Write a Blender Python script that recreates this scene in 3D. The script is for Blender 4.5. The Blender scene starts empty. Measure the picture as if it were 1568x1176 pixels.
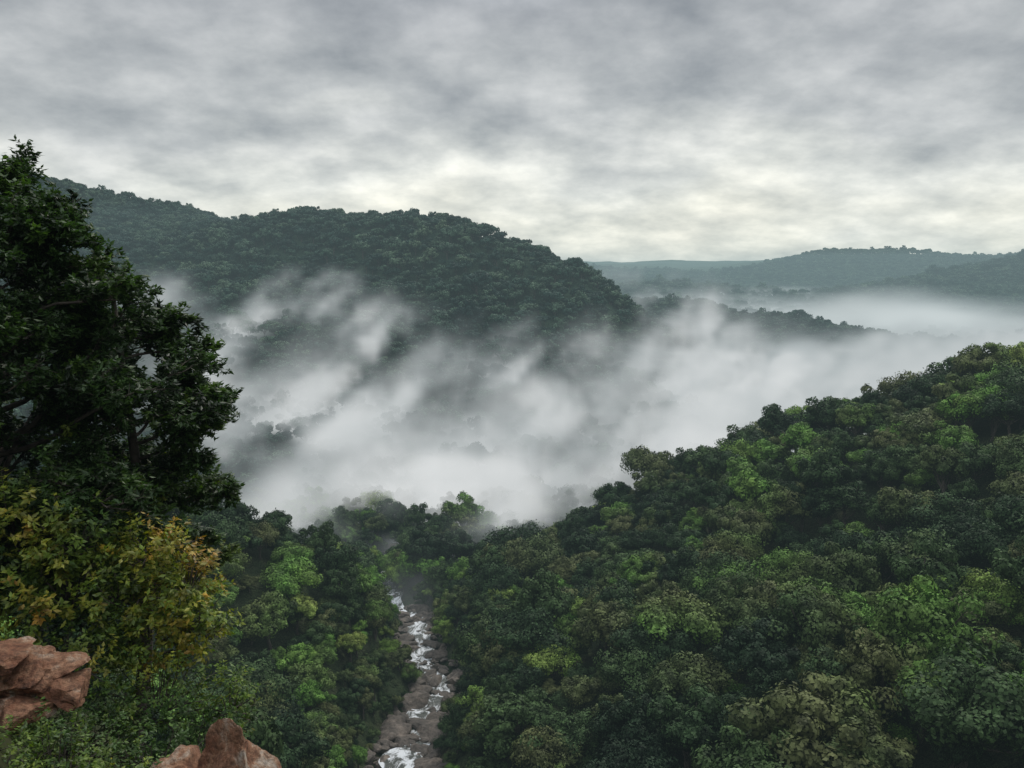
import bpy, math, numpy as np
from math import radians
rng = np.random.default_rng(7)
scene = bpy.context.scene
scene.view_settings.view_transform = 'Standard'
scene.view_settings.look = 'None'
scene.view_settings.exposure = 0

# ---------------------------------------------------------------- noise
_L3 = np.random.default_rng(3).random((32, 32, 32))
_L2 = np.random.default_rng(4).random((64, 64))
def n2(x, y):
    xi = np.floor(x).astype(int); yi = np.floor(y).astype(int)
    fx = x - xi; fy = y - yi
    fx = fx*fx*(3-2*fx); fy = fy*fy*(3-2*fy)
    g = lambda a, b: _L2[a % 64, b % 64]
    return ((g(xi, yi)*(1-fx)+g(xi+1, yi)*fx)*(1-fy) + (g(xi, yi+1)*(1-fx)+g(xi+1, yi+1)*fx)*fy)*2-1
def fbm2(x, y, o=4):
    s = 0; a = 1; t = 0
    for i in range(o):
        s = s + a*n2(x*2**i+17.3*i, y*2**i+5.1*i); t += a; a *= .5
    return s/t
def n3(x, y, z):
    xi = np.floor(x).astype(int); yi = np.floor(y).astype(int); zi = np.floor(z).astype(int)
    fx = x-xi; fy = y-yi; fz = z-zi
    fx = fx*fx*(3-2*fx); fy = fy*fy*(3-2*fy); fz = fz*fz*(3-2*fz)
    g = lambda a, b, c: _L3[a % 32, b % 32, c % 32]
    a = (g(xi, yi, zi)*(1-fx)+g(xi+1, yi, zi)*fx)*(1-fy)+(g(xi, yi+1, zi)*(1-fx)+g(xi+1, yi+1, zi)*fx)*fy
    b = (g(xi, yi, zi+1)*(1-fx)+g(xi+1, yi, zi+1)*fx)*(1-fy)+(g(xi, yi+1, zi+1)*(1-fx)+g(xi+1, yi+1, zi+1)*fx)*fy
    return (a*(1-fz)+b*fz)*2-1
def fbm3(x, y, z, o=4):
    s = 0; a = 1; t = 0
    for i in range(o):
        s = s + a*n3(x*2.03**i+7.3*i, y*2.03**i+3.1*i, z*2.03**i+1.7*i); t += a; a *= .55
    return s/t

# ---------------------------------------------------------------- mesh helpers
def mesh_np(name, V, Q, mats=(), smooth=False, matidx=None, attrs=None):
    V = np.asarray(V, dtype=np.float32); Q = np.asarray(Q, dtype=np.int32)
    me = bpy.data.meshes.new(name)
    me.vertices.add(len(V)); me.vertices.foreach_set('co', V.ravel())
    k = Q.shape[1]
    me.loops.add(Q.size); me.loops.foreach_set('vertex_index', Q.ravel())
    me.polygons.add(len(Q))
    me.polygons.foreach_set('loop_start', np.arange(0, Q.size, k, dtype=np.int32))
    me.polygons.foreach_set('loop_total', np.full(len(Q), k, dtype=np.int32))
    if matidx is not None:
        me.polygons.foreach_set('material_index', np.asarray(matidx, dtype=np.int32))
    me.polygons.foreach_set('use_smooth', np.full(len(Q), smooth, dtype=bool))
    for m in mats: me.materials.append(m)
    if attrs:
        for kx, v in attrs.items():
            a = me.attributes.new(kx, 'FLOAT', 'POINT'); a.data.foreach_set('value', np.asarray(v, dtype=np.float32))
    me.update(); me.validate()
    return me
def link(name, me, coll=None, parent=None):
    ob = bpy.data.objects.new(name, me)
    (coll or scene.collection).objects.link(ob)
    if parent: ob.parent = parent
    return ob
def nrm(v): return v/np.maximum(np.linalg.norm(v, axis=-1, keepdims=True), 1e-9)
def tube(pts, radii, sides=6):
    pts = np.asarray(pts, float); n = len(pts)
    t = nrm(np.gradient(pts, axis=0))
    up = np.array([0.3, 0.2, 1.0]); a = nrm(np.cross(t, up)); b = np.cross(t, a)
    ang = np.linspace(0, 2*np.pi, sides, endpoint=False)
    V = pts[:, None]+np.asarray(radii)[:, None, None]*(np.cos(ang)[None, :, None]*a[:, None]+np.sin(ang)[None, :, None]*b[:, None])
    i = np.arange(n-1)[:, None]*sides; j = np.arange(sides)[None]; j2 = (j+1) % sides
    Q = np.stack([i+j, i+j2, i+sides+j2, i+sides+j], -1).reshape(-1, 4)
    return V.reshape(-1, 3), Q
class Acc:
    def __init__(s): s.V = []; s.Q = []; s.M = []; s.A = []; s.n = 0
    def add(s, V, Q, m=0, a=None):
        s.V.append(V); s.Q.append(Q+s.n); s.n += len(V); s.M.append(np.full(len(Q), m))
        s.A.append(np.zeros(len(V)) if a is None else a)
    def out(s): return np.concatenate(s.V), np.concatenate(s.Q), np.concatenate(s.M), np.concatenate(s.A)
def leaf_quads(P, N, L, W, droop=None, r=None, fold=0.0):
    r = r or rng
    n = len(P)
    T = r.normal(size=(n, 3)) if droop is None else droop
    T = nrm(T-N*np.sum(T*N, 1, keepdims=True)); B = np.cross(N, T)
    L = np.broadcast_to(L, (n,))[:, None]; W = np.broadcast_to(W, (n,))[:, None]
    V = np.stack([P-T*L*.5, P+B*W*.5-T*L*.08+N*fold*W, P+T*L*.5, P-B*W*.5-T*L*.08+N*fold*W], 1).reshape(-1, 3)
    Q = np.arange(n*4).reshape(-1, 4)
    return V, Q

# ---------------------------------------------------------------- materials
def new_mat(name):
    m = bpy.data.materials.new(name); m.use_nodes = True
    nt = m.node_tree; nt.nodes.clear()
    return m, nt, nt.nodes.new('ShaderNodeOutputMaterial')
def ramp(nt, stops, interp='LINEAR'):
    r = nt.nodes.new('ShaderNodeValToRGB'); cr = r.color_ramp; cr.interpolation = interp
    while len(cr.elements) < len(stops): cr.elements.new(.5)
    for e, (p, c) in zip(cr.elements, stops):
        e.position = p; e.color = (c[0], c[1], c[2], 1)
    return r
def nmath(nt, op, a, b=None, clamp=False):
    n = nt.nodes.new('ShaderNodeMath'); n.operation = op; n.use_clamp = clamp
    for i, v in enumerate((a, b)):
        if v is None: continue
        if isinstance(v, (int, float)): n.inputs[i].default_value = v
        else: nt.links.new(v, n.inputs[i])
    return n.outputs[0]
def noise(nt, vec, scale, detail=4, rough=.55, dist=0):
    n = nt.nodes.new('ShaderNodeTexNoise'); n.inputs['Scale'].default_value = scale
    n.inputs['Detail'].default_value = detail; n.inputs['Roughness'].default_value = rough
    n.inputs['Distortion'].default_value = dist
    if vec is not None: nt.links.new(vec, n.inputs['Vector'])
    return n.outputs['Fac']
def mixc(nt, fac, a, b, mode='MIX'):
    n = nt.nodes.new('ShaderNodeMix'); n.data_type = 'RGBA'; n.blend_type = mode
    for s, v in ((n.inputs[0], fac), (n.inputs[6], a), (n.inputs[7], b)):
        if isinstance(v, (int, float)): s.default_value = v
        elif isinstance(v, tuple): s.default_value = (*v, 1)
        else: nt.links.new(v, s)
    return n.outputs[2]
def foliage_mat(name, stops, transl=.25, nscale=.02, rough=.6, attr=None, spec=.25, fine=1.3, rw=.75, vlo=.45, vhi=1.5):
    m, nt, out = new_mat(name)
    geo = nt.nodes.new('ShaderNodeNewGeometry')
    oi = nt.nodes.new('ShaderNodeObjectInfo')
    big = noise(nt, geo.outputs['Position'], nscale, 2)
    f = nmath(nt, 'ADD', nmath(nt, 'MULTIPLY', oi.outputs['Random'], rw), nmath(nt, 'MULTIPLY', big, .9))
    f = nmath(nt, 'SUBTRACT', f, .33)
    if attr:
        at = nt.nodes.new('ShaderNodeAttribute'); at.attribute_name = attr
        f = nmath(nt, 'ADD', at.outputs['Fac'], nmath(nt, 'MULTIPLY', nmath(nt, 'SUBTRACT', big, .5), .35))
    r = ramp(nt, stops); nt.links.new(f, r.inputs[0])
    fn = noise(nt, geo.outputs['Position'], fine, 1)
    v = ramp(nt, [(.3, (vlo, vlo, vlo)), (.7, (vhi, vhi, vhi*.95))]); nt.links.new(fn, v.inputs[0])
    col = mixc(nt, 1.0, r.outputs[0], v.outputs[0], 'MULTIPLY')
    p = nt.nodes.new('ShaderNodeBsdfPrincipled'); nt.links.new(col, p.inputs['Base Color'])
    p.inputs['Roughness'].default_value = rough; p.inputs['Specular IOR Level'].default_value = spec
    if transl <= 0:
        nt.links.new(p.outputs[0], out.inputs[0]); return m
    t = nt.nodes.new('ShaderNodeBsdfTranslucent')
    c2 = mixc(nt, 1.0, col, (1.2, 1.4, .5), 'MULTIPLY'); nt.links.new(c2, t.inputs[0])
    mx = nt.nodes.new('ShaderNodeMixShader'); mx.inputs[0].default_value = transl
    nt.links.new(p.outputs[0], mx.inputs[1]); nt.links.new(t.outputs[0], mx.inputs[2])
    nt.links.new(mx.outputs[0], out.inputs[0])
    return m
def bark_mat():
    m, nt, out = new_mat('bark')
    tc = nt.nodes.new('ShaderNodeTexCoord')
    r = ramp(nt, [(.3, (.03, .024, .018)), (.7, (.12, .10, .08))])
    nt.links.new(noise(nt, tc.outputs['Object'], 6, 5), r.inputs[0])
    p = nt.nodes.new('ShaderNodeBsdfPrincipled'); p.inputs['Roughness'].default_value = .9
    nt.links.new(r.outputs[0], p.inputs['Base Color']); nt.links.new(p.outputs[0], out.inputs[0])
    return m
def rock_mat(name, stops, scale=1.5, bump=.5):
    m, nt, out = new_mat(name)
    geo = nt.nodes.new('ShaderNodeNewGeometry')
    n = noise(nt, geo.outputs['Position'], scale, 8, .68, .4)
    r = ramp(nt, stops); nt.links.new(n, r.inputs[0])
    n2_ = noise(nt, geo.outputs['Position'], scale*5, 8, .72)
    b = nt.nodes.new('ShaderNodeBump'); b.inputs['Strength'].default_value = bump; b.inputs['Distance'].default_value = .2/scale
    nt.links.new(n2_, b.inputs['Height'])
    d = ramp(nt, [(.35, (.4, .37, .36)), (.58, (1.15, 1.15, 1.15))]); nt.links.new(n2_, d.inputs[0])
    p = nt.nodes.new('ShaderNodeBsdfPrincipled'); p.inputs['Roughness'].default_value = .75
    nt.links.new(mixc(nt, 1., r.outputs[0], d.outputs[0], 'MULTIPLY'), p.inputs['Base Color'])
    nt.links.new(b.outputs[0], p.inputs['Normal']); nt.links.new(p.outputs[0], out.inputs[0])
    return m
BARK = bark_mat()
CANOPY = foliage_mat('canopy_leaves', [(.0, (.014, .028, .014)), (.3, (.028, .054, .021)), (.5, (.052, .088, .030)),
                                       (.66, (.10, .112, .045)), (.82, (.095, .20, .036)), (1., (.20, .25, .06))], 0, spec=.12, fine=.45, vlo=.4, vhi=1.6)
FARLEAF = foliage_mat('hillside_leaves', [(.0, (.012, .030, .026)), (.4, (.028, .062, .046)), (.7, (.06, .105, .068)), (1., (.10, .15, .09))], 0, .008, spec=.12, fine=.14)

# ---------------------------------------------------------------- terrain
ST = np.array([(400, -160, -60), (250, -80, -70), (120, 0, -80), (50, 40, -86), (5, 75, -90), (-14, 120, -94), (-22, 150, -98), (-21, 175, -104), (-19, 200, -108),
               (-28, 225, -111), (-31, 250, -114), (-42, 275, -116), (-50, 310, -119), (-46, 370, -122), (-10, 450, -126), (80, 540, -131),
               (220, 640, -136), (420, 800, -142), (800, 1050, -150), (1500, 1500, -160)], float)
def catmull(P, k=10):
    out = []
    for i in range(len(P)-1):
        p0 = P[max(i-1, 0)]; p1 = P[i]; p2 = P[i+1]; p3 = P[min(i+2, len(P)-1)]
        for t in np.linspace(0, 1, k, endpoint=False):
            out.append(.5*((2*p1)+(-p0+p2)*t+(2*p0-5*p1+4*p2-p3)*t*t+(-p0+3*p1-3*p2+p3)*t**3))
    out.append(P[-1]); return np.array(out)
STR = catmull(ST)
def stream_dist(x, y):
    sh = x.shape; x = x.ravel(); y = y.ravel()
    best = np.full(len(x), 1e9); bz = np.zeros(len(x))
    A = STR[:-1]; B = STR[1:]
    for a, b in zip(A, B):
        d = b[:2]-a[:2]; L = d@d
        t = np.clip(((x-a[0])*d[0]+(y-a[1])*d[1])/L, 0, 1)
        dd = np.hypot(x-a[0]-t*d[0], y-a[1]-t*d[1])
        m = dd < best; best[m] = dd[m]; bz[m] = (a[2]+t*(b[2]-a[2]))[m]
    return best.reshape(sh), bz.reshape(sh)
CP = np.array([
 (28,275,-95),(50,280,-82),(93,272,-66),(132,262,-50),(156,242,-36),(220,230,-12),(300,220,10),(60,330,-124),(150,345,-112),(250,350,-96),(360,400,-95),(500,300,20),(500,100,20),(5,330,-126),
 (62,90,-68),(38,140,-78),(3,200,-97),(100,150,-58),(120,200,-45),(60,200,-74),(25,240,-92),(5,270,-106),(150,120,-42),(200,150,-24),(78,180,-70),(-20,310,-122),(15,180,-89),
 (250,60,-20),(120,60,-62),(200,0,-60),(0,110,-88),
 (-80,190,-63),(-64,206,-73),(-52,218,-86),(-47,235,-102),(-120,170,-48),(-46,160,-88),(-49,130,-84),(-180,150,-30),(-300,150,0),(-100,100,-50),(-60,90,-74),(-20,60,-80),
 (-90,255,-120),(-70,300,-123),(-140,300,-118),(-200,250,-80),
 (-138,380,-120),(-80,400,-124),(0,400,-126),(-165,520,-110),(-298,750,-56),(-387,900,-12),(-250,450,-90),(-380,600,-50),(-500,800,0),(-400,350,-20),
 (-700,1300,126),(-512,1250,77),(-620,1270,95),(-900,1250,150),(-420,1150,50),
 (-290,1000,64),(-235,980,59),(-170,950,54),(-75,900,52),(-31,880,40),(31,850,12),(77,820,-12),(101,800,-40),(137,780,-58),(165,740,-100),
 (-49,720,-54),(-42,600,-96),(-121,820,-13),(10,780,-32),(-243,900,0),(78,650,-95),(-180,700,-50),(-100,620,-88),(20,560,-122),(-60,520,-120),(150,650,-128),
 (0,1200,-10),(-200,1350,20),(-75,1300,0),(250,950,-120),(150,1100,-90),
 (260,1300,-58),(330,1280,-62),(404,1250,-70),(500,1200,-82),(590,1150,-104),(150,1350,-66),(300,900,-143),(450,1000,-145),(680,1080,-150),(350,1700,-130),(600,1700,-140),
 (700,700,-130),(600,500,-60),(900,700,-80),(1300,1000,-60),
 (437,2500,-60),(200,2300,-70),(1050,2500,-50),(1340,2500,5),(1600,2500,62),(2000,2400,90),(1240,4000,30),(1480,3800,92),(1880,3800,92),(2500,3800,80),(900,3200,-80),(1400,3000,-90),
 (800,2000,-130),(1300,1900,-120),(465,6000,90),(1045,6000,100),(2200,6000,100),(4000,6000,120),(-2000,4000,100),(-1500,2000,100),(0,3000,-40),(-800,6000,90),(0,6000,88),
 (0,9000,130),(4000,9000,130),(-4000,9000,130),(-2000,0,60),(2500,0,60),(0,-1500,60),(-600,0,20),(3000,2500,120)], float)
def kern(a, b):
    r2 = (a[:, None, 0]-b[None, :, 0])**2+(a[:, None, 1]-b[None, :, 1])**2
    return np.sqrt(r2+9**2)
K = kern(CP, CP); nC = len(CP)
M = np.zeros((nC+1, nC+1)); M[:nC, :nC] = K; M[:nC, nC] = 1; M[nC, :nC] = 1
W = np.linalg.solve(M, np.append(CP[:, 2], 0))
def rbf(x, y):
    P = np.stack([x.ravel(), y.ravel()], 1); out = np.empty(len(P))
    for i in range(0, len(P), 40000):
        out[i:i+40000] = kern(P[i:i+40000], CP)@W[:nC]+W[nC]
    return out.reshape(x.shape)
def edge(x): return np.interp(x, [-300, -60, -30, -8, -4, -1, 0, 1, 20, 60, 200], [60, 34, 27, 7.2, 2.4, 1.3, 1.2, 1.0, -10, -30, -60])
def height(x, y):
    x = np.asarray(x, float); y = np.asarray(y, float)
    h = rbf(x, y); R = np.hypot(x, y)
    amp = np.interp(R, [0, 100, 400, 900, 2500, 6000], [.5, 3.5, 5, 10, 30, 26])
    wl = np.interp(R, [0, 300, 1000, 3000], [25, 50, 110, 420])
    fb = fbm2(x/wl+3, y/wl+9, 4)
    h = h+amp*fb+amp*.9*(.25-np.abs(fbm2(x/wl*.8+31, y/wl*.8+12, 3)))
    d, sz = stream_dist(x, y)
    k = np.clip((d-6)/16, 0, 1); k = k*k*(3-2*k)
    k = np.where(R > 1500, 1, k)
    bed = sz-1.2+np.clip(d-5, 0, 30)*.7
    h = bed*(1-k)+np.maximum(h, sz+1)*k
    hc = -1.7-1.1*np.maximum(0, y-edge(x))+np.where(y < edge(x), 0, .35*fbm2(x/2.5, y/2.5, 3))
    near = np.clip((200-R)/60, 0, 1)
    h = np.where((R < 200) & (hc > h), h+(hc-h)*near, h)
    return h
nth, nr = 1100, 420
th = np.linspace(0, 2*np.pi, nth, endpoint=False)
rr = np.concatenate([[0.3], np.geomspace(1.0, 9000, nr-1)])
TH, RR = np.meshgrid(th, rr)
X = RR*np.cos(TH); Y = RR*np.sin(TH)
Z = height(X, Y)
V = np.stack([X, Y, Z], -1).reshape(-1, 3)
i = np.arange(nr-1)[:, None]*nth; j = np.arange(nth)[None]; j2 = (j+1) % nth
Q = np.stack([i+j, i+nth+j, i+nth+j2, i+j2], -1).reshape(-1, 4)
gm, nt, out = new_mat('forest_floor')
geo = nt.nodes.new('ShaderNodeNewGeometry')
r1 = ramp(nt, [(.3, (.020, .026, .012)), (.5, (.035, .045, .018)), (.7, (.06, .05, .03))])
nt.links.new(noise(nt, geo.outputs['Position'], .12, 8, .65), r1.inputs[0])
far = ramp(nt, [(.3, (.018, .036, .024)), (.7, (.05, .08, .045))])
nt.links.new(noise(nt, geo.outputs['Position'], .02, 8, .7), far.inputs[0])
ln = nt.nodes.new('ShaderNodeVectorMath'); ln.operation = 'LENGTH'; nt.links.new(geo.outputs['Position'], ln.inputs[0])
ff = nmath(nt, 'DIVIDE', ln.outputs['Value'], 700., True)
bp = nt.nodes.new('ShaderNodeBump'); bp.inputs['Strength'].default_value = 1; bp.inputs['Distance'].default_value = 8
nt.links.new(noise(nt, geo.outputs['Position'], .05, 6, .7), bp.inputs['Height'])
p = nt.nodes.new('ShaderNodeBsdfPrincipled'); p.inputs['Roughness'].default_value = 1; p.inputs['Specular IOR Level'].default_value = .05
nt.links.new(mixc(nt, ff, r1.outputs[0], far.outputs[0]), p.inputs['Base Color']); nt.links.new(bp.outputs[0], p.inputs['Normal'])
nt.links.new(p.outputs[0], out.inputs[0])
link('ground', mesh_np('ground', V, Q, [gm], True))

# ---------------------------------------------------------------- forest prototypes
def proto(name, seed, coll, R, H, ncl, per, leaf, mat, flat=.62, crs=(.2, .42)):
    r = np.random.default_rng(seed); acc = Acc()
    cz = H-R*flat
    d = nrm(r.normal(size=(ncl, 3))); d[:, 2] = np.abs(d[:, 2])*1.0-.25; d = nrm(d)
    rad = r.uniform(.55, 1.05, (ncl, 1))*(1+.22*np.sin(3*np.arctan2(d[:, 1], d[:, 0])+seed))[:, None]
    C = d*rad*R*np.array([1, 1, flat])*.86+np.array([0, 0, cz])
    cr = r.uniform(crs[0], crs[1], ncl)*R
    idx = np.repeat(np.arange(ncl), per)
    n = len(idx)
    dd = r.normal(size=(n, 3)); dd[:, 2] = dd[:, 2]*.8+.45; dd = nrm(dd)
    lump = 1+.3*n3(dd[:, 0]*2.5+idx*3.1, dd[:, 1]*2.5, dd[:, 2]*2.5+7)
    P = C[idx]+dd*(cr[idx]*lump*r.uniform(.78, 1.05, n))[:, None]*np.array([1, 1, .8])
    N = nrm(dd+r.normal(size=(n, 3))*.28)
    s = leaf*r.uniform(.6, 1.35, n)
    Vl, Ql = leaf_quads(P, N, s*1.35, s*.95, r=r)
    acc.add(Vl, Ql, 0)
    z = np.linspace(-2.5, cz, 6); tr = np.stack([.25*np.sin(z*.5), .2*np.cos(z*.4), z], 1)
    v, q = tube(tr, np.linspace(.045, .02, 6)*H, 7); acc.add(v, q, 1)
    for k in range(min(9, ncl)):
        a = tr[3+k % 2]; b = C[k]; m_ = (a+b)/2+np.array([0, 0, -.4])
        v, q = tube(np.array([a, m_, b]), np.array([.017, .011, .004])*H, 5); acc.add(v, q, 1)
    Vv, Qq, Mm, _ = acc.out()
    return link(name, mesh_np(name, Vv, Qq, [mat, BARK], False, Mm), coll)
cn = bpy.data.collections.new('forest_tree_kinds'); cf = bpy.data.collections.new('hillside_tree_kinds')
for k in range(8):
    proto('crown_%d' % k, 20+k, cn, (4.2, 5.2, 6.0, 4.6)[k % 4], (9, 11.5, 10.5, 12)[k % 4], (24, 38, 30, 44, 20, 50, 34, 28)[k], (360, 250, 310, 230, 400, 200, 280, 340)[k], .32, CANOPY, (.6, .85, .55, .75)[k % 4], ((.24, .46), (.18, .36), (.25, .46), (.2, .36))[k % 4])
for k in range(5):
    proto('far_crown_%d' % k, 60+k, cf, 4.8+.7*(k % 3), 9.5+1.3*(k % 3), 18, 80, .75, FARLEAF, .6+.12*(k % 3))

def instancer(name, pts, rot, scl, idx, coll):
    me = bpy.data.meshes.new(name); me.vertices.add(len(pts)); me.vertices.foreach_set('co', np.asarray(pts, np.float32).ravel())
    a = me.attributes.new('rotv', 'FLOAT_VECTOR', 'POINT'); a.data.foreach_set('vector', np.asarray(rot, np.float32).ravel())
    a = me.attributes.new('sclv', 'FLOAT_VECTOR', 'POINT'); a.data.foreach_set('vector', np.asarray(scl, np.float32).ravel())
    a = me.attributes.new('kind', 'INT', 'POINT'); a.data.foreach_set('value', np.asarray(idx, np.int32))
    ob = link(name, me)
    ng = bpy.data.node_groups.new(name+'_gn', 'GeometryNodeTree')
    ng.interface.new_socket('Geometry', in_out='INPUT', socket_type='NodeSocketGeometry')
    ng.interface.new_socket('Geometry', in_out='OUTPUT', socket_type='NodeSocketGeometry')
    gi = ng.nodes.new('NodeGroupInput'); go = ng.nodes.new('NodeGroupOutput')
    ci = ng.nodes.new('GeometryNodeCollectionInfo'); ci.inputs['Collection'].default_value = coll
    ci.inputs['Separate Children'].default_value = True; ci.inputs['Reset Children'].default_value = True
    ip = ng.nodes.new('GeometryNodeInstanceOnPoints'); ip.inputs['Pick Instance'].default_value = True
    def na(n, t):
        x = ng.nodes.new('GeometryNodeInputNamedAttribute'); x.data_type = t; x.inputs['Name'].default_value = n
        return x.outputs[0]
    L = ng.links.new
    L(gi.outputs[0], ip.inputs['Points']); L(ci.outputs[0], ip.inputs['Instance'])
    L(na('kind', 'INT'), ip.inputs['Instance Index']); L(na('rotv', 'FLOAT_VECTOR'), ip.inputs['Rotation']); L(na('sclv', 'FLOAT_VECTOR'), ip.inputs['Scale'])
    L(ip.outputs[0], go.inputs[0])
    md = ob.modifiers.new('scatter', 'NODES'); md.node_group = ng
    return ob
def jgrid(x0, x1, y0, y1, s, jit=.6):
    gx, gy = np.meshgrid(np.arange(x0, x1, s), np.arange(y0, y1, s)); gx = gx.astype(float); gy = gy.astype(float)
    gx[::2] += s*.5
    gx += rng.uniform(-jit, jit, gx.shape)*s; gy += rng.uniform(-jit, jit, gy.shape)*s
    return gx.ravel(), gy.ravel()
def forest(name, x, y, coll, kinds, smin, smax):
    z = height(x, y); n = len(x)
    s = (smin+(smax-smin)*rng.random(n)**1.4)*(1+.2*n2(x/30, y/30))
    s = s*np.where(rng.random(n) < .05, 1.3, 1)
    d, _ = stream_dist(x, y)
    s = s*np.where((y < 285) & (y > 60), np.interp(d, [8, 14, 26], [.42, .62, 1]), 1)
    rot = np.stack([rng.normal(0, .08, n), rng.normal(0, .08, n), rng.uniform(0, 6.28, n)], 1)
    sc = np.stack([s, s, s*rng.uniform(.85, 1.2, n)], 1)
    instancer(name, np.stack([x, y, z-.5], 1), rot, sc, rng.integers(0, kinds, n), coll)
x, y = jgrid(-260, 330, 24, 400, 6.4)
xr, yr = jgrid(-90, 60, 90, 300, 3.8)
dr, _ = stream_dist(xr, yr); mr = dr < 22
x = np.concatenate([x, xr[mr]]); y = np.concatenate([y, yr[mr]])
R = np.hypot(x, y); d, _ = stream_dist(x, y)
thr = np.interp(y, [240, 285, 300], [7.4, 5.2, 2.5])+1.8*n2(x/9, y/9)
m = (R < 400) & (d > thr) & (R > 62) & ((y > 98) | (x < -30)) & (np.abs(np.arctan2(x, y)) < 0.95)
forest('forest_trees', x[m], y[m], cn, 8, .45, 1.38)
n_near = m.sum()
x, y = jgrid(-1500, 1500, 250, 1600, 9.5)
R = np.hypot(x, y); d, _ = stream_dist(x, y)
m = (R >= 396) & (R < 1600) & (d > 4) & (np.abs(np.arctan2(x, y)) < 0.8)
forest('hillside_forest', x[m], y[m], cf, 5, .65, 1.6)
n_mid = m.sum()
x, y = jgrid(-600, 3200, 1400, 4300, 22)
R = np.hypot(x, y)
m = (R >= 1600) & (R < 4300) & (np.arctan2(x, y) > -0.1) & (np.arctan2(x, y) < 0.72)
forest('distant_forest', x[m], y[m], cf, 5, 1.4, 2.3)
print('trees', n_near, n_mid, m.sum())

# ---------------------------------------------------------------- stream
wm, nt, out = new_mat('stream_water')
geo = nt.nodes.new('ShaderNodeNewGeometry')
mp = nt.nodes.new('ShaderNodeMapping'); mp.inputs['Scale'].default_value = (1, .45, .6); nt.links.new(geo.outputs['Position'], mp.inputs[0])
f = noise(nt, mp.outputs[0], .36, 8, .7, .6)
fr = ramp(nt, [(.46, (0, 0, 0)), (.56, (1, 1, 1))]); nt.links.new(f, fr.inputs[0])
pw = nt.nodes.new('ShaderNodeBsdfPrincipled'); pw.inputs['Base Color'].default_value = (.06, .065, .055, 1); pw.inputs['Roughness'].default_value = .25
pf = nt.nodes.new('ShaderNodeBsdfPrincipled'); pf.inputs['Base Color'].default_value = (.70, .73, .75, 1); pf.inputs['Roughness'].default_value = .6
b = nt.nodes.new('ShaderNodeBump'); b.inputs['Strength'].default_value = .9; b.inputs['Distance'].default_value = .5
nt.links.new(noise(nt, mp.outputs[0], 1.4, 6, .65), b.inputs['Height']); nt.links.new(b.outputs[0], pw.inputs['Normal']); nt.links.new(b.outputs[0], pf.inputs['Normal'])
mx = nt.nodes.new('ShaderNodeMixShader'); nt.links.new(fr.outputs[0], mx.inputs[0]); nt.links.new(pw.outputs[0], mx.inputs[1]); nt.links.new(pf.outputs[0], mx.inputs[2])
nt.links.new(mx.outputs[0], out.inputs[0])
S2 = catmull(ST[2:18], 40); T = nrm(np.gradient(S2[:, :2], axis=0)); Nn = np.stack([-T[:, 1], T[:, 0]], 1)
kk = np.arange(len(S2))
w = 3.1+1.6*n2(kk/9., np.zeros(len(S2)))
offs = np.linspace(-1, 1, 13)
ctr = 2.2*n2(kk/15.+50, np.zeros(len(S2)))
P = S2[:, None, :2]+Nn[:, None]*(w[:, None]*offs[None]+ctr[:, None])[..., None]
zs = S2[:, 2]+.45*np.sin(kk*.28+2*np.sin(kk*.06))+.4
zz = zs[:, None]+.2*n2(P[..., 0]*.9, P[..., 1]*.9)
Vv = np.concatenate([P, zz[..., None]], -1).reshape(-1, 3)
i = np.arange(len(S2)-1)[:, None]*13; j = np.arange(12)[None]
link('stream', mesh_np('stream', Vv, np.stack([i+j, i+j+1, i+13+j+1, i+13+j], -1).reshape(-1, 4), [wm], True))

# ---------------------------------------------------------------- rocks
import bmesh
def ico(sub):
    bm = bmesh.new(); bmesh.ops.create_icosphere(bm, subdivisions=sub, radius=1)
    V = np.array([v.co[:] for v in bm.verts]); F = np.array([[v.index for v in f.verts] for f in bm.faces]); bm.free(); return V, F
I3 = ico(3); I5 = ico(6)
def rock_shape(base, seed, nplanes=14, rough=.04, lo=.6):
    V, F = base; r = np.random.default_rng(seed)
    n = nrm(r.normal(size=(nplanes, 3))); dd = r.uniform(lo, 1, nplanes)
    dots = V@n.T; rad = np.where(dots > .05, dd/np.maximum(dots, .05), 9).min(1); rad = np.minimum(rad, 1.25)
    rad = rad*(1+rough*fbm3(V[:, 0]*3+seed, V[:, 1]*3, V[:, 2]*3, 5))
    return V*rad[:, None], F
GREY = rock_mat('river_rock', [(.3, (.04, .034, .028)), (.52, (.10, .082, .066)), (.66, (.18, .145, .115)), (.8, (.30, .26, .22))], .22, .4)
RED = rock_mat('red_rock', [(.28, (.07, .03, .016)), (.42, (.22, .09, .045)), (.54, (.34, .18, .10)), (.60, (.45, .33, .24)), (.70, (.62, .56, .48))], 1.9, 1.0)
acc = Acc()
for k in range(880):
    t = rng.integers(110, 350) if k < 660 else rng.integers(120, 560)
    t = min(t, len(S2)-1)
    rr_ = rng.random()
    off = rng.choice([-1, 1])*rng.uniform(2.6, 7.5) if rr_ < .76 else rng.uniform(-3, 3)
    c = S2[t, :2]+Nn[t]*(off+ctr[t]*.8)
    inn = abs(off) < 3
    sz = min(rng.lognormal(-.35, .75), 3.6)*(.65 if inn else 1.)
    v, f_ = rock_shape(I3, k, 11, .06)
    a = rng.uniform(0, 6.28); v = v*np.array([1.35, .9, .6])*sz
    v = np.stack([v[:, 0]*np.cos(a)-v[:, 1]*np.sin(a), v[:, 0]*np.sin(a)+v[:, 1]*np.cos(a), v[:, 2]], 1)
    acc.add(v+np.array([c[0], c[1], S2[t, 2]+.1*sz+max(0, abs(off)-5)*.5]), f_)
Vv, Qq, _, _ = acc.out(); link('stream_boulders', mesh_np('stream_boulders', Vv, Qq, [GREY]))
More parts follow.
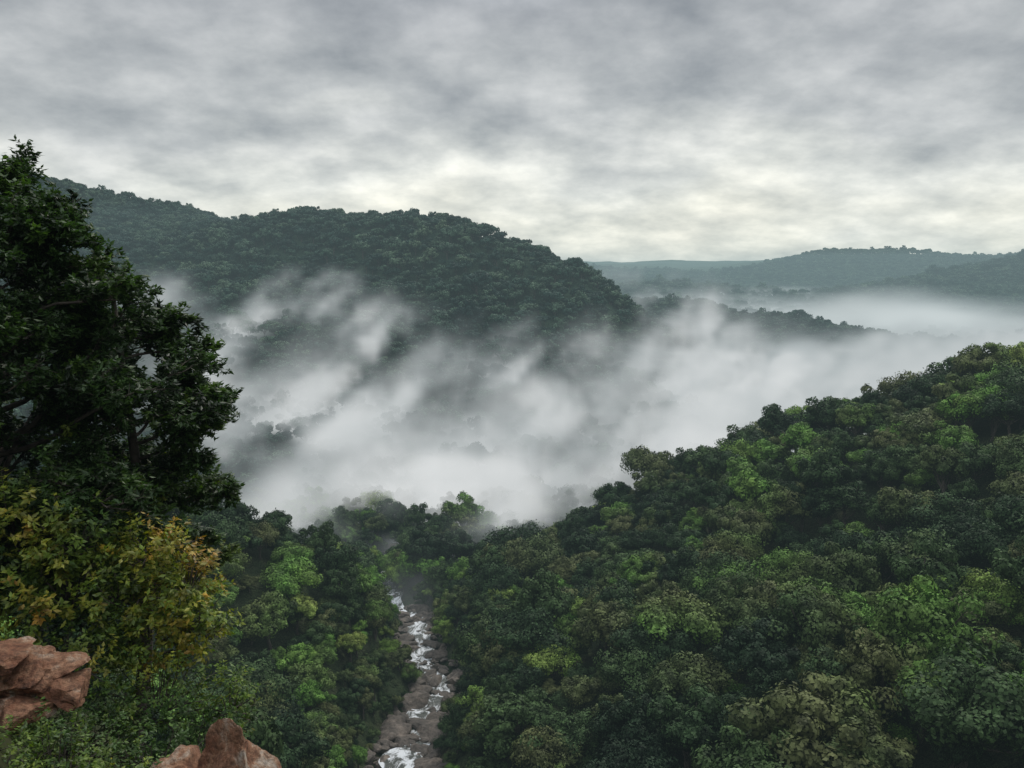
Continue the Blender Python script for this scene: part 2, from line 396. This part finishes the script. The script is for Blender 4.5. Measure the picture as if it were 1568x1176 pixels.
def big_rock(name, blocks):
    acc = Acc()
    for (cx, cy, cz, sx, sy, sz, rz, seed) in blocks:
        v, f_ = rock_shape(I5, seed, 12, .07, .55); v = v*np.array([sx, sy, sz])
        c, s = math.cos(rz), math.sin(rz)
        v = np.stack([v[:, 0]*c-v[:, 1]*s, v[:, 0]*s+v[:, 1]*c, v[:, 2]], 1)
        nn = fbm3(v[:, 0]*2.2+seed, v[:, 1]*2.2, v[:, 2]*4, 5)
        crack = np.clip(.12-np.abs(fbm3(v[:, 0]*1.5+seed*2, v[:, 1]*1.5, v[:, 2]*2.5, 3)), 0, 1)*.8
        v = v*(1+.09*nn[:, None]-crack[:, None]); acc.add(v+np.array([cx, cy, cz]), f_)
    Vv, Qq, _, _ = acc.out(); link(name, mesh_np(name, Vv, Qq, [RED]))
big_rock('rock_outcrop', [(-7.85, 12.0, -6.3, .62, .7, .34, .3, 5), (-6.95, 11.8, -6.42, .42, .45, .2, -.2, 8), (-8.0, 11.9, -5.9, .5, .5, .2, .5, 11), (-7.5, 11.7, -6.6, .7, .6, .22, .1, 15), (-7.3, 12.1, -6.15, .45, .4, .16, -.3, 19)])
big_rock('boulder', [(-4.15, 11.0, -7.35, .42, .6, .8, .5, 21), (-3.95, 11.1, -7.5, .36, .5, .65, -.4, 31)])
big_rock('boulder', [(-4.85, 10.8, -7.45, .5, .6, .45, .1, 26)])

# ---------------------------------------------------------------- near broadleaf trees
LEAF = foliage_mat('tree_leaves', [(0, (.018, .036, .013)), (.45, (.038, .078, .021)), (.75, (.08, .14, .025)), (1, (.19, .21, .035))], .3, .5, .45, 'tone', .35, 3)
SHRUB = foliage_mat('shrub_leaves', [(0, (.028, .06, .018)), (.35, (.055, .11, .025)), (.6, (.14, .20, .028)), (.8, (.27, .25, .03)), (1, (.34, .19, .035))], .3, .6, .45, 'tone', .35, 3)
def broad_tree(bx, by, ztop, zlow, nl, reachz, reachv, rt, tbase, nsub=14):
    root = bpy.data.objects.new('broadleaf_tree', None); scene.collection.objects.link(root)
    bz = float(height(np.array([bx]), np.array([by]))[0])-.6
    z = np.linspace(bz, ztop, 16); tt = (z-bz)/(ztop-bz)
    trunk = np.stack([bx+.5*np.sin(tt*3)+.6*tt, by+.35*np.sin(tt*5), z], 1)
    acc = Acc(); v, q = tube(trunk, rt*(1-tt)**.8+.05, 12); acc.add(v, q)
    LP, LN, LD, LT = [], [], [], []
    def limb(p0, dirv, L, r0, up, lvl):
        n = 8; pts = [p0]; d = nrm(dirv)
        for i_ in range(n):
            d = nrm(d+rng.normal(0, .12, 3)+np.array([0, 0, up*(.08 if i_ < 4 else -.12)]))
            pts.append(pts[-1]+d*L/n)
        pts = np.array(pts); v, q = tube(pts, np.linspace(r0, r0*.22, n+1), 6 if lvl < 2 else 4); acc.add(v, q)
        return pts
    for k in range(nl):
        zt = zlow+(ztop-.2-zlow)*(k+.5)/nl+rng.normal(0, .15)
        az = k*2.399+rng.normal(0, .3)
        t0 = np.interp(zt-.4, trunk[:, 2], np.arange(16)); p0 = np.array([np.interp(t0, np.arange(16), trunk[:, c]) for c in range(3)])
        L = np.interp(zt, reachz, reachv)*rng.uniform(.78, 1.0)*(1-.3*max(0, -math.sin(az)))
        d0 = np.array([math.cos(az), math.sin(az), .15])
        main = limb(p0, d0, L, .03+.010*L, 1, 0)
        for s in range(nsub):
            f0 = rng.uniform(.3, 1); i0 = f0*8; a0 = np.array([np.interp(i0, np.arange(9), main[:, c]) for c in range(3)])
            md = nrm(main[-1]-main[0]); sd = np.cross(md, [0, 0, 1])*rng.choice([-1, 1])
            sub = limb(a0, md*.55+sd*rng.uniform(.3, 1.2)+np.array([0, 0, rng.uniform(-.3, .45)]), rng.uniform(.6, 1.3)*(.35+L*.12), .018, .8, 1)
            tn = tbase+.17*rng.normal()+(.2 if zt < -4.8 else 0)
            for t_ in range(12):
                i1 = rng.uniform(1.5, 8); a1 = np.array([np.interp(i1, np.arange(9), sub[:, c]) for c in range(3)])
                td = nrm(nrm(sub[-1]-sub[0])*.6+rng.normal(0, .6, 3)+np.array([0, 0, .15])); tl = rng.uniform(.15, .4)
                a2 = a1+td*tl; v, q = tube(np.array([a1, (a1+a2)/2+[0, 0, .02], a2]), [.006, .004, .003], 3); acc.add(v, q)
                nlf = rng.integers(13, 22)
                u = rng.uniform(.3, 1.1, nlf)[:, None]
                out_d = nrm(td+rng.normal(0, .75, (nlf, 3))+np.array([0, 0, -.45]))
                base = a1+(a2-a1)*u
                LP.append(base+out_d*.09); LD.append(out_d)
                LN.append(nrm(np.array([0, 0, 1.])+rng.normal(0, .5, (nlf, 3))))
                LT.append(np.full(nlf, tn+.06*rng.normal()))
    V_, Q_, _, _ = acc.out(); link('trunk_and_branches', mesh_np('trunk_and_branches', V_, Q_, [BARK], True), parent=root)
    P = np.concatenate(LP); D = np.concatenate(LD); N = np.concatenate(LN); T_ = np.concatenate(LT)
    s = rng.uniform(.75, 1.25, len(P))
    v, q = leaf_quads(P, N, .165*s, .07*s, D, fold=-.1)
    link('leaves', mesh_np('leaves', v, q, [LEAF], False, attrs={'tone': np.repeat(T_, 4)}), parent=root)
    print('tree leaves', len(P))
broad_tree(-12.4, 17.0, 2.0, -7.0, 80, [-6.8, -5, -4.2, -3, -2, -1.2, -.4, 0, 1, 2, 3], [5.4, 5.8, 5.8, 5.2, 5.0, 4.6, 3.8, 3.1, 2.8, 2.3, 1.3], .34, .36)
broad_tree(-9.9, 19.0, -.3, -7.5, 34, [-7.5, -5, -3.5, -2, -1, 0], [2.0, 2.4, 2.3, 2.0, 1.5, .7], .16, .42, 10)

# ---------------------------------------------------------------- shrubs
def shrub(blobs, name='shrub'):
    root = bpy.data.objects.new(name, None); scene.collection.objects.link(root)
    acc = Acc(); VV = []; TT = []
    for (cx, cy, cz, rx, ry, rz, tone, lsz, dens) in blobs:
        c = np.array([cx, cy, cz]); Rv = np.array([rx, ry, rz])
        area = 4*np.pi*((rx*ry)**1.6/3+(rx*rz)**1.6/3+(ry*rz)**1.6/3)**(1/1.6)
        nsp = int(area*16*dens)
        d = nrm(rng.normal(size=(nsp, 3))); d = d[(d[:, 2] > -.6)]
        lump = 1+.45*fbm3(d[:, 0]*2.6+cx, d[:, 1]*2.6+cz, d[:, 2]*2.6, 3)
        tips = c+d*Rv*(lump*rng.uniform(.62, 1.15, len(d)))[:, None]
        for tp, dr in zip(tips[::4], d[::4]):
            st = c+(tp-c)*.25+np.array([0, 0, -.3*rz]); md = (st+tp)/2+rng.normal(0, .08, 3)
            v, q = tube(np.array([st, md, tp]), [.018, .011, .004], 3); acc.add(v, q)
        per = 15; idx = np.repeat(np.arange(len(tips)), per); n = len(idx)
        axis = nrm(d+np.array([0, 0, .3])+rng.normal(0, .3, d.shape))
        o = rng.uniform(-.30, .05, n)[:, None]; outd = nrm(axis[idx]*.5+rng.normal(0, .7, (n, 3))+np.array([0, 0, -.15]))
        P = tips[idx]+axis[idx]*o+outd*lsz*.75
        N = nrm(d[idx]*.6+np.array([0, 0, .7])+rng.normal(0, .45, (n, 3)))
        s = lsz*rng.uniform(.7, 1.3, n); v, q = leaf_quads(P, N, s, s*.5, outd, fold=-.08)
        VV.append(v)
        sp_t = tone+rng.normal(0, .08, len(tips))+.4*fbm3(tips[:, 0]*.9, tips[:, 1]*.9, tips[:, 2]*.9, 2); TT.append(np.repeat(sp_t[idx]+rng.normal(0, .05, n), 4))
    V_, Q_, _, _ = acc.out(); link('stems', mesh_np('stems', V_, Q_, [BARK]), parent=root)
    V_ = np.concatenate(VV); link('leaves', mesh_np('shrub_leaves', V_, np.arange(len(V_)).reshape(-1, 4), [SHRUB], attrs={'tone': np.concatenate(TT)}), parent=root)
    print('shrub leaves', len(V_)//4)
shrub([(-9.6, 15.0, -4.7, 1.3, 1.2, 1.0, .62, .13, 1), (-8.4, 14.9, -5.0, 1.0, 1.0, .8, .66, .13, 1), (-10.3, 15.5, -5.9, 1.8, 1.3, 1.3, .55, .13, 1), (-8.5, 14.6, -6.0, 1.1, 1.0, .9, .64, .13, 1), (-9.6, 14.4, -5.9, 1.0, .9, .8, .56, .13, 1)])
shrub([(-7.0, 15, -5.2, .8, .8, .6, .80, .12, 1), (-6.35, 15, -5.9, .7, .8, .65, .76, .12, 1), (-6.1, 14.9, -6.7, .7, .8, .8, .68, .12, 1), (-7.5, 14.9, -6.1, 1.0, .9, .9, .68, .12, 1), (-7.1, 15.0, -7.0, 1.1, 1., 1., .6, .12, 1)])
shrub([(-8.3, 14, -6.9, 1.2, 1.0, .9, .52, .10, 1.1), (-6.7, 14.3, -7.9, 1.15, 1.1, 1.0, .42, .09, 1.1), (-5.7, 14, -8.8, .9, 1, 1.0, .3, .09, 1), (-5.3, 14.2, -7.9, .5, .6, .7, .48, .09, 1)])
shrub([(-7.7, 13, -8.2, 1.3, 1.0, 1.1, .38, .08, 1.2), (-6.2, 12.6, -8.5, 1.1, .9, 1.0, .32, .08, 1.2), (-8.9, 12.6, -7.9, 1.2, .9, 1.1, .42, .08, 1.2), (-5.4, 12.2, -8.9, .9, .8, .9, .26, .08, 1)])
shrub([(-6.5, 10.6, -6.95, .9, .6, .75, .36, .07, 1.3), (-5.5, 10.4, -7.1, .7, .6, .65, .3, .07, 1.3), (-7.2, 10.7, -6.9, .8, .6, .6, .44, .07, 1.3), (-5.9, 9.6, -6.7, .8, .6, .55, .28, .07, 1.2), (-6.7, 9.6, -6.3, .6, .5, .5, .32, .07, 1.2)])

# ---------------------------------------------------------------- fog volumes
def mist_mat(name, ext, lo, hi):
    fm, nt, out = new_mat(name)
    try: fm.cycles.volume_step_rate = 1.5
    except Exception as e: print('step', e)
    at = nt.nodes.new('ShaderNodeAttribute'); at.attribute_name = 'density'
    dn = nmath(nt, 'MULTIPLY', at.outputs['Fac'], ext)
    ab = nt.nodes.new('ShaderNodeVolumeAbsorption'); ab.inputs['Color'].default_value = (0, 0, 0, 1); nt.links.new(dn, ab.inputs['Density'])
    em = nt.nodes.new('ShaderNodeEmission'); rp = ramp(nt, [(0, lo), (.9, hi)]); nt.links.new(at.outputs['Fac'], rp.inputs[0])  # mist glows by itself in place of scattered light, brighter where dense
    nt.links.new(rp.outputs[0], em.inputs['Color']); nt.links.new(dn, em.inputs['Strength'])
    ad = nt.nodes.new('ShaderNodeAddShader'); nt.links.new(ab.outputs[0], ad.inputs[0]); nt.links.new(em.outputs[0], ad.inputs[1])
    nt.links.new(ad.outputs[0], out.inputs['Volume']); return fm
def mist_volume(D, bounds, fm):
    x0, x1, y0, y1, z0, z1 = bounds; nx, ny, nz = D.shape
    me = bpy.data.meshes.new('mist'); me.vertices.add(D.size)
    a = me.attributes.new('dens', 'FLOAT', 'POINT'); a.data.foreach_set('value', D.astype(np.float32).ravel())
    fog = link('mist', me); me.materials.append(fm)
    ng = bpy.data.node_groups.new('mist_gn', 'GeometryNodeTree')
    ng.interface.new_socket('Geometry', in_out='INPUT', socket_type='NodeSocketGeometry'); ng.interface.new_socket('Geometry', in_out='OUTPUT', socket_type='NodeSocketGeometry')
    gi = ng.nodes.new('NodeGroupInput'); go = ng.nodes.new('NodeGroupOutput'); L = ng.links.new
    pos = ng.nodes.new('GeometryNodeInputPosition'); sx = ng.nodes.new('ShaderNodeSeparateXYZ'); L(pos.outputs[0], sx.inputs[0])
    def gmth(op, a, b=None):
        n = ng.nodes.new('ShaderNodeMath'); n.operation = op
        for i_, v in enumerate((a, b)):
            if v is None: continue
            if isinstance(v, (int, float)): n.inputs[i_].default_value = v
            else: L(v, n.inputs[i_])
        return n.outputs[0]
    ix = gmth('ROUND', gmth('MULTIPLY', gmth('SUBTRACT', sx.outputs[0], x0), (nx-1)/(x1-x0)))
    iy = gmth('ROUND', gmth('MULTIPLY', gmth('SUBTRACT', sx.outputs[1], y0), (ny-1)/(y1-y0)))
    iz = gmth('ROUND', gmth('MULTIPLY', gmth('SUBTRACT', sx.outputs[2], z0), (nz-1)/(z1-z0)))
    index = gmth('ADD', gmth('MULTIPLY', gmth('ADD', gmth('MULTIPLY', ix, float(ny)), iy), float(nz)), iz)
    si = ng.nodes.new('GeometryNodeSampleIndex'); si.data_type = 'FLOAT'; si.domain = 'POINT'; si.clamp = True
    na = ng.nodes.new('GeometryNodeInputNamedAttribute'); na.data_type = 'FLOAT'; na.inputs['Name'].default_value = 'dens'
    L(gi.outputs[0], si.inputs['Geometry']); L(na.outputs[0], si.inputs['Value']); L(index, si.inputs['Index'])
    vc = ng.nodes.new('GeometryNodeVolumeCube'); vc.inputs['Min'].default_value = (x0, y0, z0); vc.inputs['Max'].default_value = (x1, y1, z1)
    vc.inputs['Resolution X'].default_value = nx; vc.inputs['Resolution Y'].default_value = ny; vc.inputs['Resolution Z'].default_value = nz
    L(si.outputs[0], vc.inputs['Density'])
    sm = ng.nodes.new('GeometryNodeSetMaterial'); sm.inputs['Material'].default_value = fm
    L(vc.outputs[0], sm.inputs[0]); L(sm.outputs[0], go.inputs[0])
    md = fog.modifiers.new('mist', 'NODES'); md.node_group = ng
def grids(b, n):
    return np.meshgrid(np.linspace(b[0], b[1], n[0]), np.linspace(b[2], b[3], n[1]), np.linspace(b[4], b[5], n[2]), indexing='ij')
PUFF = [(-323,700,-19,36,40,16,.9),(-268,680,-43,42,40,20,.9),(-223,600,-77,36,50,25,.9),(-172,690,-14,40,30,15,1.4),(-218,700,-28,40,30,12,.9),(-192,520,-100,45,60,32,.9),(-250,620,-60,30,40,26,.8),
 (-103,600,-46,24,28,22,1.8),(-78,600,-52,20,26,20,1.4),(-115,575,-76,36,40,28,2.0),(-138,540,-96,40,40,28,1.7),(-78,500,-104,60,50,32,1.7),(-59,430,-104,48,50,32,1.6),(-110,450,-102,42,45,32,1.4),
 (-60,370,-104,50,36,24,1.7),(-100,370,-104,40,38,26,1.3),(-20,380,-102,50,42,24,1.8),(-155,430,-104,36,40,26,.8),(-48,325,-110,30,30,17,1.6),(-86,325,-108,28,30,18,1.3),(-8,340,-112,34,26,15,1.5),(-46,285,-112,17,26,12,1.0),(-60,262,-110,14,20,9,.5),(-38,255,-110,12,20,8,.4),
 (43,540,-93,42,34,26,1.6),(7,560,-74,26,25,24,1.5),(66,480,-104,45,45,26,1.2),(20,430,-106,60,40,24,1.3),(70,400,-104,40,36,22,1.2),(-30,545,-104,34,30,20,1.0),(60,580,-66,22,20,24,1.0),(-30,640,-76,50,30,26,.35),(20,680,-66,60,30,26,.3),
 (151,620,-80,42,46,34,2.2),(115,520,-104,48,60,34,1.6),(110,440,-100,44,46,26,1.2),(232,680,-100,85,70,28,1.8),(240,560,-96,60,60,26,1.4),(358,800,-104,115,80,24,1.5),(520,960,-106,150,100,22,1.3),(720,1000,-98,200,120,26,1.3),
 (166,700,-46,20,30,26,1.2),(142,680,-26,18,24,20,.7),(205,700,-60,30,34,24,1.0),(150,1080,-10,22,26,18,.8),(190,1120,-26,26,30,14,.7)]
def density(GX, GY, GZ):
    wx = GX+38*fbm3(GX/50+5, GY/50, GZ/40, 5); wy = GY+38*fbm3(GX/50, GY/50+9, GZ/40+4, 4); wz = GZ+28*fbm3(GX/42, GY/42+2, GZ/34+8, 5)
    D = np.zeros_like(GX)
    for (a, b_, c, ra, rb, rc, s) in PUFF:
        D = np.maximum(D, s*np.exp(-((wx-a)/ra)**2-((wy-b_)/rb)**2-((wz-c)/rc)**2))
    ux = (wx-1.1*GZ)/25; uz = (wz*1.0+.7*wx)/70     # wisps drawn out up-slope by the drift
    nz3 = fbm3(ux+1, wy/42+2, uz+3, 5)
    low = .10*np.clip((-45-wz)/75, 0, 1)*np.clip((GY-290)/120, 0, 1)
    D = D*np.clip(.46+3.1*nz3, 0, 2.2)+low*np.clip(.6+2*nz3, 0, 2)
    return np.clip(D-.03, 0, None)
def boxmask(G, a, b, s): return np.clip((G-a)/s, 0, 1)*np.clip((b-G)/s, 0, 1)
MA = (-370., 290., 225., 760., -150., 12.)
def inner(GX, GY): return boxmask(GX, MA[0], MA[1], 50)*np.clip((MA[3]-GY)/50, 0, 1)
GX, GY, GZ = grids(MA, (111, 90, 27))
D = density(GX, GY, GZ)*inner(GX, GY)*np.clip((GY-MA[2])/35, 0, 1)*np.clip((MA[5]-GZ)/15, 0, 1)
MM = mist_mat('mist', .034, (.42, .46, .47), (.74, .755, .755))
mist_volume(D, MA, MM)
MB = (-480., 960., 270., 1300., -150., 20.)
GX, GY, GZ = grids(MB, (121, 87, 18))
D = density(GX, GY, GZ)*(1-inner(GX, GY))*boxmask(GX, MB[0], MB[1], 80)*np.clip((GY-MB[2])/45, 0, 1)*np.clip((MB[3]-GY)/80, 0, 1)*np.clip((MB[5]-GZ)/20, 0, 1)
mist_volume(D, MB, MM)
B2 = (-100., 2700., 1350., 4500., -170., 60.)
GX, GY, GZ = grids(B2, (94, 106, 16))
nz3 = fbm3(GX/230+3, GY/230+7, GZ/60, 4)
lim = -60+100*fbm3(GX/380, GY/380, GZ*0+.5, 4)
D = np.clip((lim-GZ)/60, 0, 1)*np.clip(.3+3.2*nz3, 0, 1.5)*np.clip((GX+100)/150, 0, 1)*np.clip((2700-GX)/150, 0, 1)*np.clip((4500-GY)/200, 0, 1)*np.clip((GY-1350)/150, 0, 1)
mist_volume(D, B2, mist_mat('distant_mist', .0055, (.5, .55, .56), (.68, .72, .72)))

# aerial haze
hm, nt, out = new_mat('haze')
BETA = 1.45e-4
ab = nt.nodes.new('ShaderNodeVolumeAbsorption'); ab.inputs['Color'].default_value = (0, 0, 0, 1); ab.inputs['Density'].default_value = BETA
em = nt.nodes.new('ShaderNodeEmission'); em.inputs['Color'].default_value = (.36, .50, .53, 1); em.inputs['Strength'].default_value = BETA  # emitted veil colour stands in for daylight scattered by the air
ad = nt.nodes.new('ShaderNodeAddShader'); nt.links.new(ab.outputs[0], ad.inputs[0]); nt.links.new(em.outputs[0], ad.inputs[1]); nt.links.new(ad.outputs[0], out.inputs['Volume'])
bx = np.array([(a, b_, c) for a in (-5000, 5000) for b_ in (-2000, 6500) for c in (-400, 90)], float)
link('haze', mesh_np('haze', bx, np.array([(0, 1, 3, 2), (4, 6, 7, 5), (0, 4, 5, 1), (2, 3, 7, 6), (0, 2, 6, 4), (1, 5, 7, 3)]), [hm]))

# ---------------------------------------------------------------- sky & sun
SUN_EL, SUN_AZ = 52, 25
wd = bpy.data.worlds.new('World'); scene.world = wd; wd.use_nodes = True
try: wd.cycles.sampling_method = 'NONE'
except Exception as e: print('ws', e)
nt = wd.node_tree; nt.nodes.clear(); out = nt.nodes.new('ShaderNodeOutputWorld')
sk = nt.nodes.new('ShaderNodeTexSky'); sk.sky_type = 'NISHITA'; sk.sun_disc = False
sk.sun_elevation = radians(SUN_EL); sk.sun_rotation = radians(SUN_AZ)
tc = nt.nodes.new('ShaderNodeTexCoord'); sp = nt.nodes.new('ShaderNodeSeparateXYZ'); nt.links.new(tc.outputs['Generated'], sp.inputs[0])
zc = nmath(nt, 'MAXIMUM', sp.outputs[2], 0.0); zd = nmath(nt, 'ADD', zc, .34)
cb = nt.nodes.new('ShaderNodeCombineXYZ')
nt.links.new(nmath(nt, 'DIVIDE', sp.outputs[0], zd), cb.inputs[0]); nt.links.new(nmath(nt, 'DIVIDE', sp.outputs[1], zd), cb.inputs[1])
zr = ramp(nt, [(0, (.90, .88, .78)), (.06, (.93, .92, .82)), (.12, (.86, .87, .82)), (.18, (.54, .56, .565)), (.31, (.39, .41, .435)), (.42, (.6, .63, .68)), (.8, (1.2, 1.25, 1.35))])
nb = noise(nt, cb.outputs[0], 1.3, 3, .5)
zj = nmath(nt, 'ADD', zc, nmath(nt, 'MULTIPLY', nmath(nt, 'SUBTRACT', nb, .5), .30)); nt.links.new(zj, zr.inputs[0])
nf = noise(nt, cb.outputs[0], 4.4, 6, .56)
vr = ramp(nt, [(.28, (.60, .62, .65)), (.5, (.97, .97, .97)), (.70, (1.38, 1.35, 1.32))]); nt.links.new(nf, vr.inputs[0])
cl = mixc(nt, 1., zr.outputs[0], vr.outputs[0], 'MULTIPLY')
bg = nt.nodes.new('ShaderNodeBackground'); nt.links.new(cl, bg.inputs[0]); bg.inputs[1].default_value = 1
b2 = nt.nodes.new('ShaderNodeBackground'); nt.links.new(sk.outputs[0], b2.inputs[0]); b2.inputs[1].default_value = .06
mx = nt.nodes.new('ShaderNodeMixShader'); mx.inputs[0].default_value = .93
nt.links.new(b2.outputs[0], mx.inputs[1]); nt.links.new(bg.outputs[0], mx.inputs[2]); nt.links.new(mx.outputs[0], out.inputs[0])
sd = bpy.data.lights.new('sun', 'SUN'); sd.energy = 1.5; sd.angle = radians(10); sd.color = (1, .95, .85)
so = bpy.data.objects.new('sun', sd); scene.collection.objects.link(so)
so.rotation_euler = (radians(90-SUN_EL), 0, radians(180-SUN_AZ)); so.location = (50, 60, 100)
cam = bpy.data.cameras.new('camera'); co = bpy.data.objects.new('camera', cam); scene.collection.objects.link(co)
cam.lens = 28.25; cam.sensor_width = 36; cam.clip_start = .1; cam.clip_end = 20000
co.location = (0, 0, 0); co.rotation_euler = (radians(82.3), 0, 0)
scene.camera = co
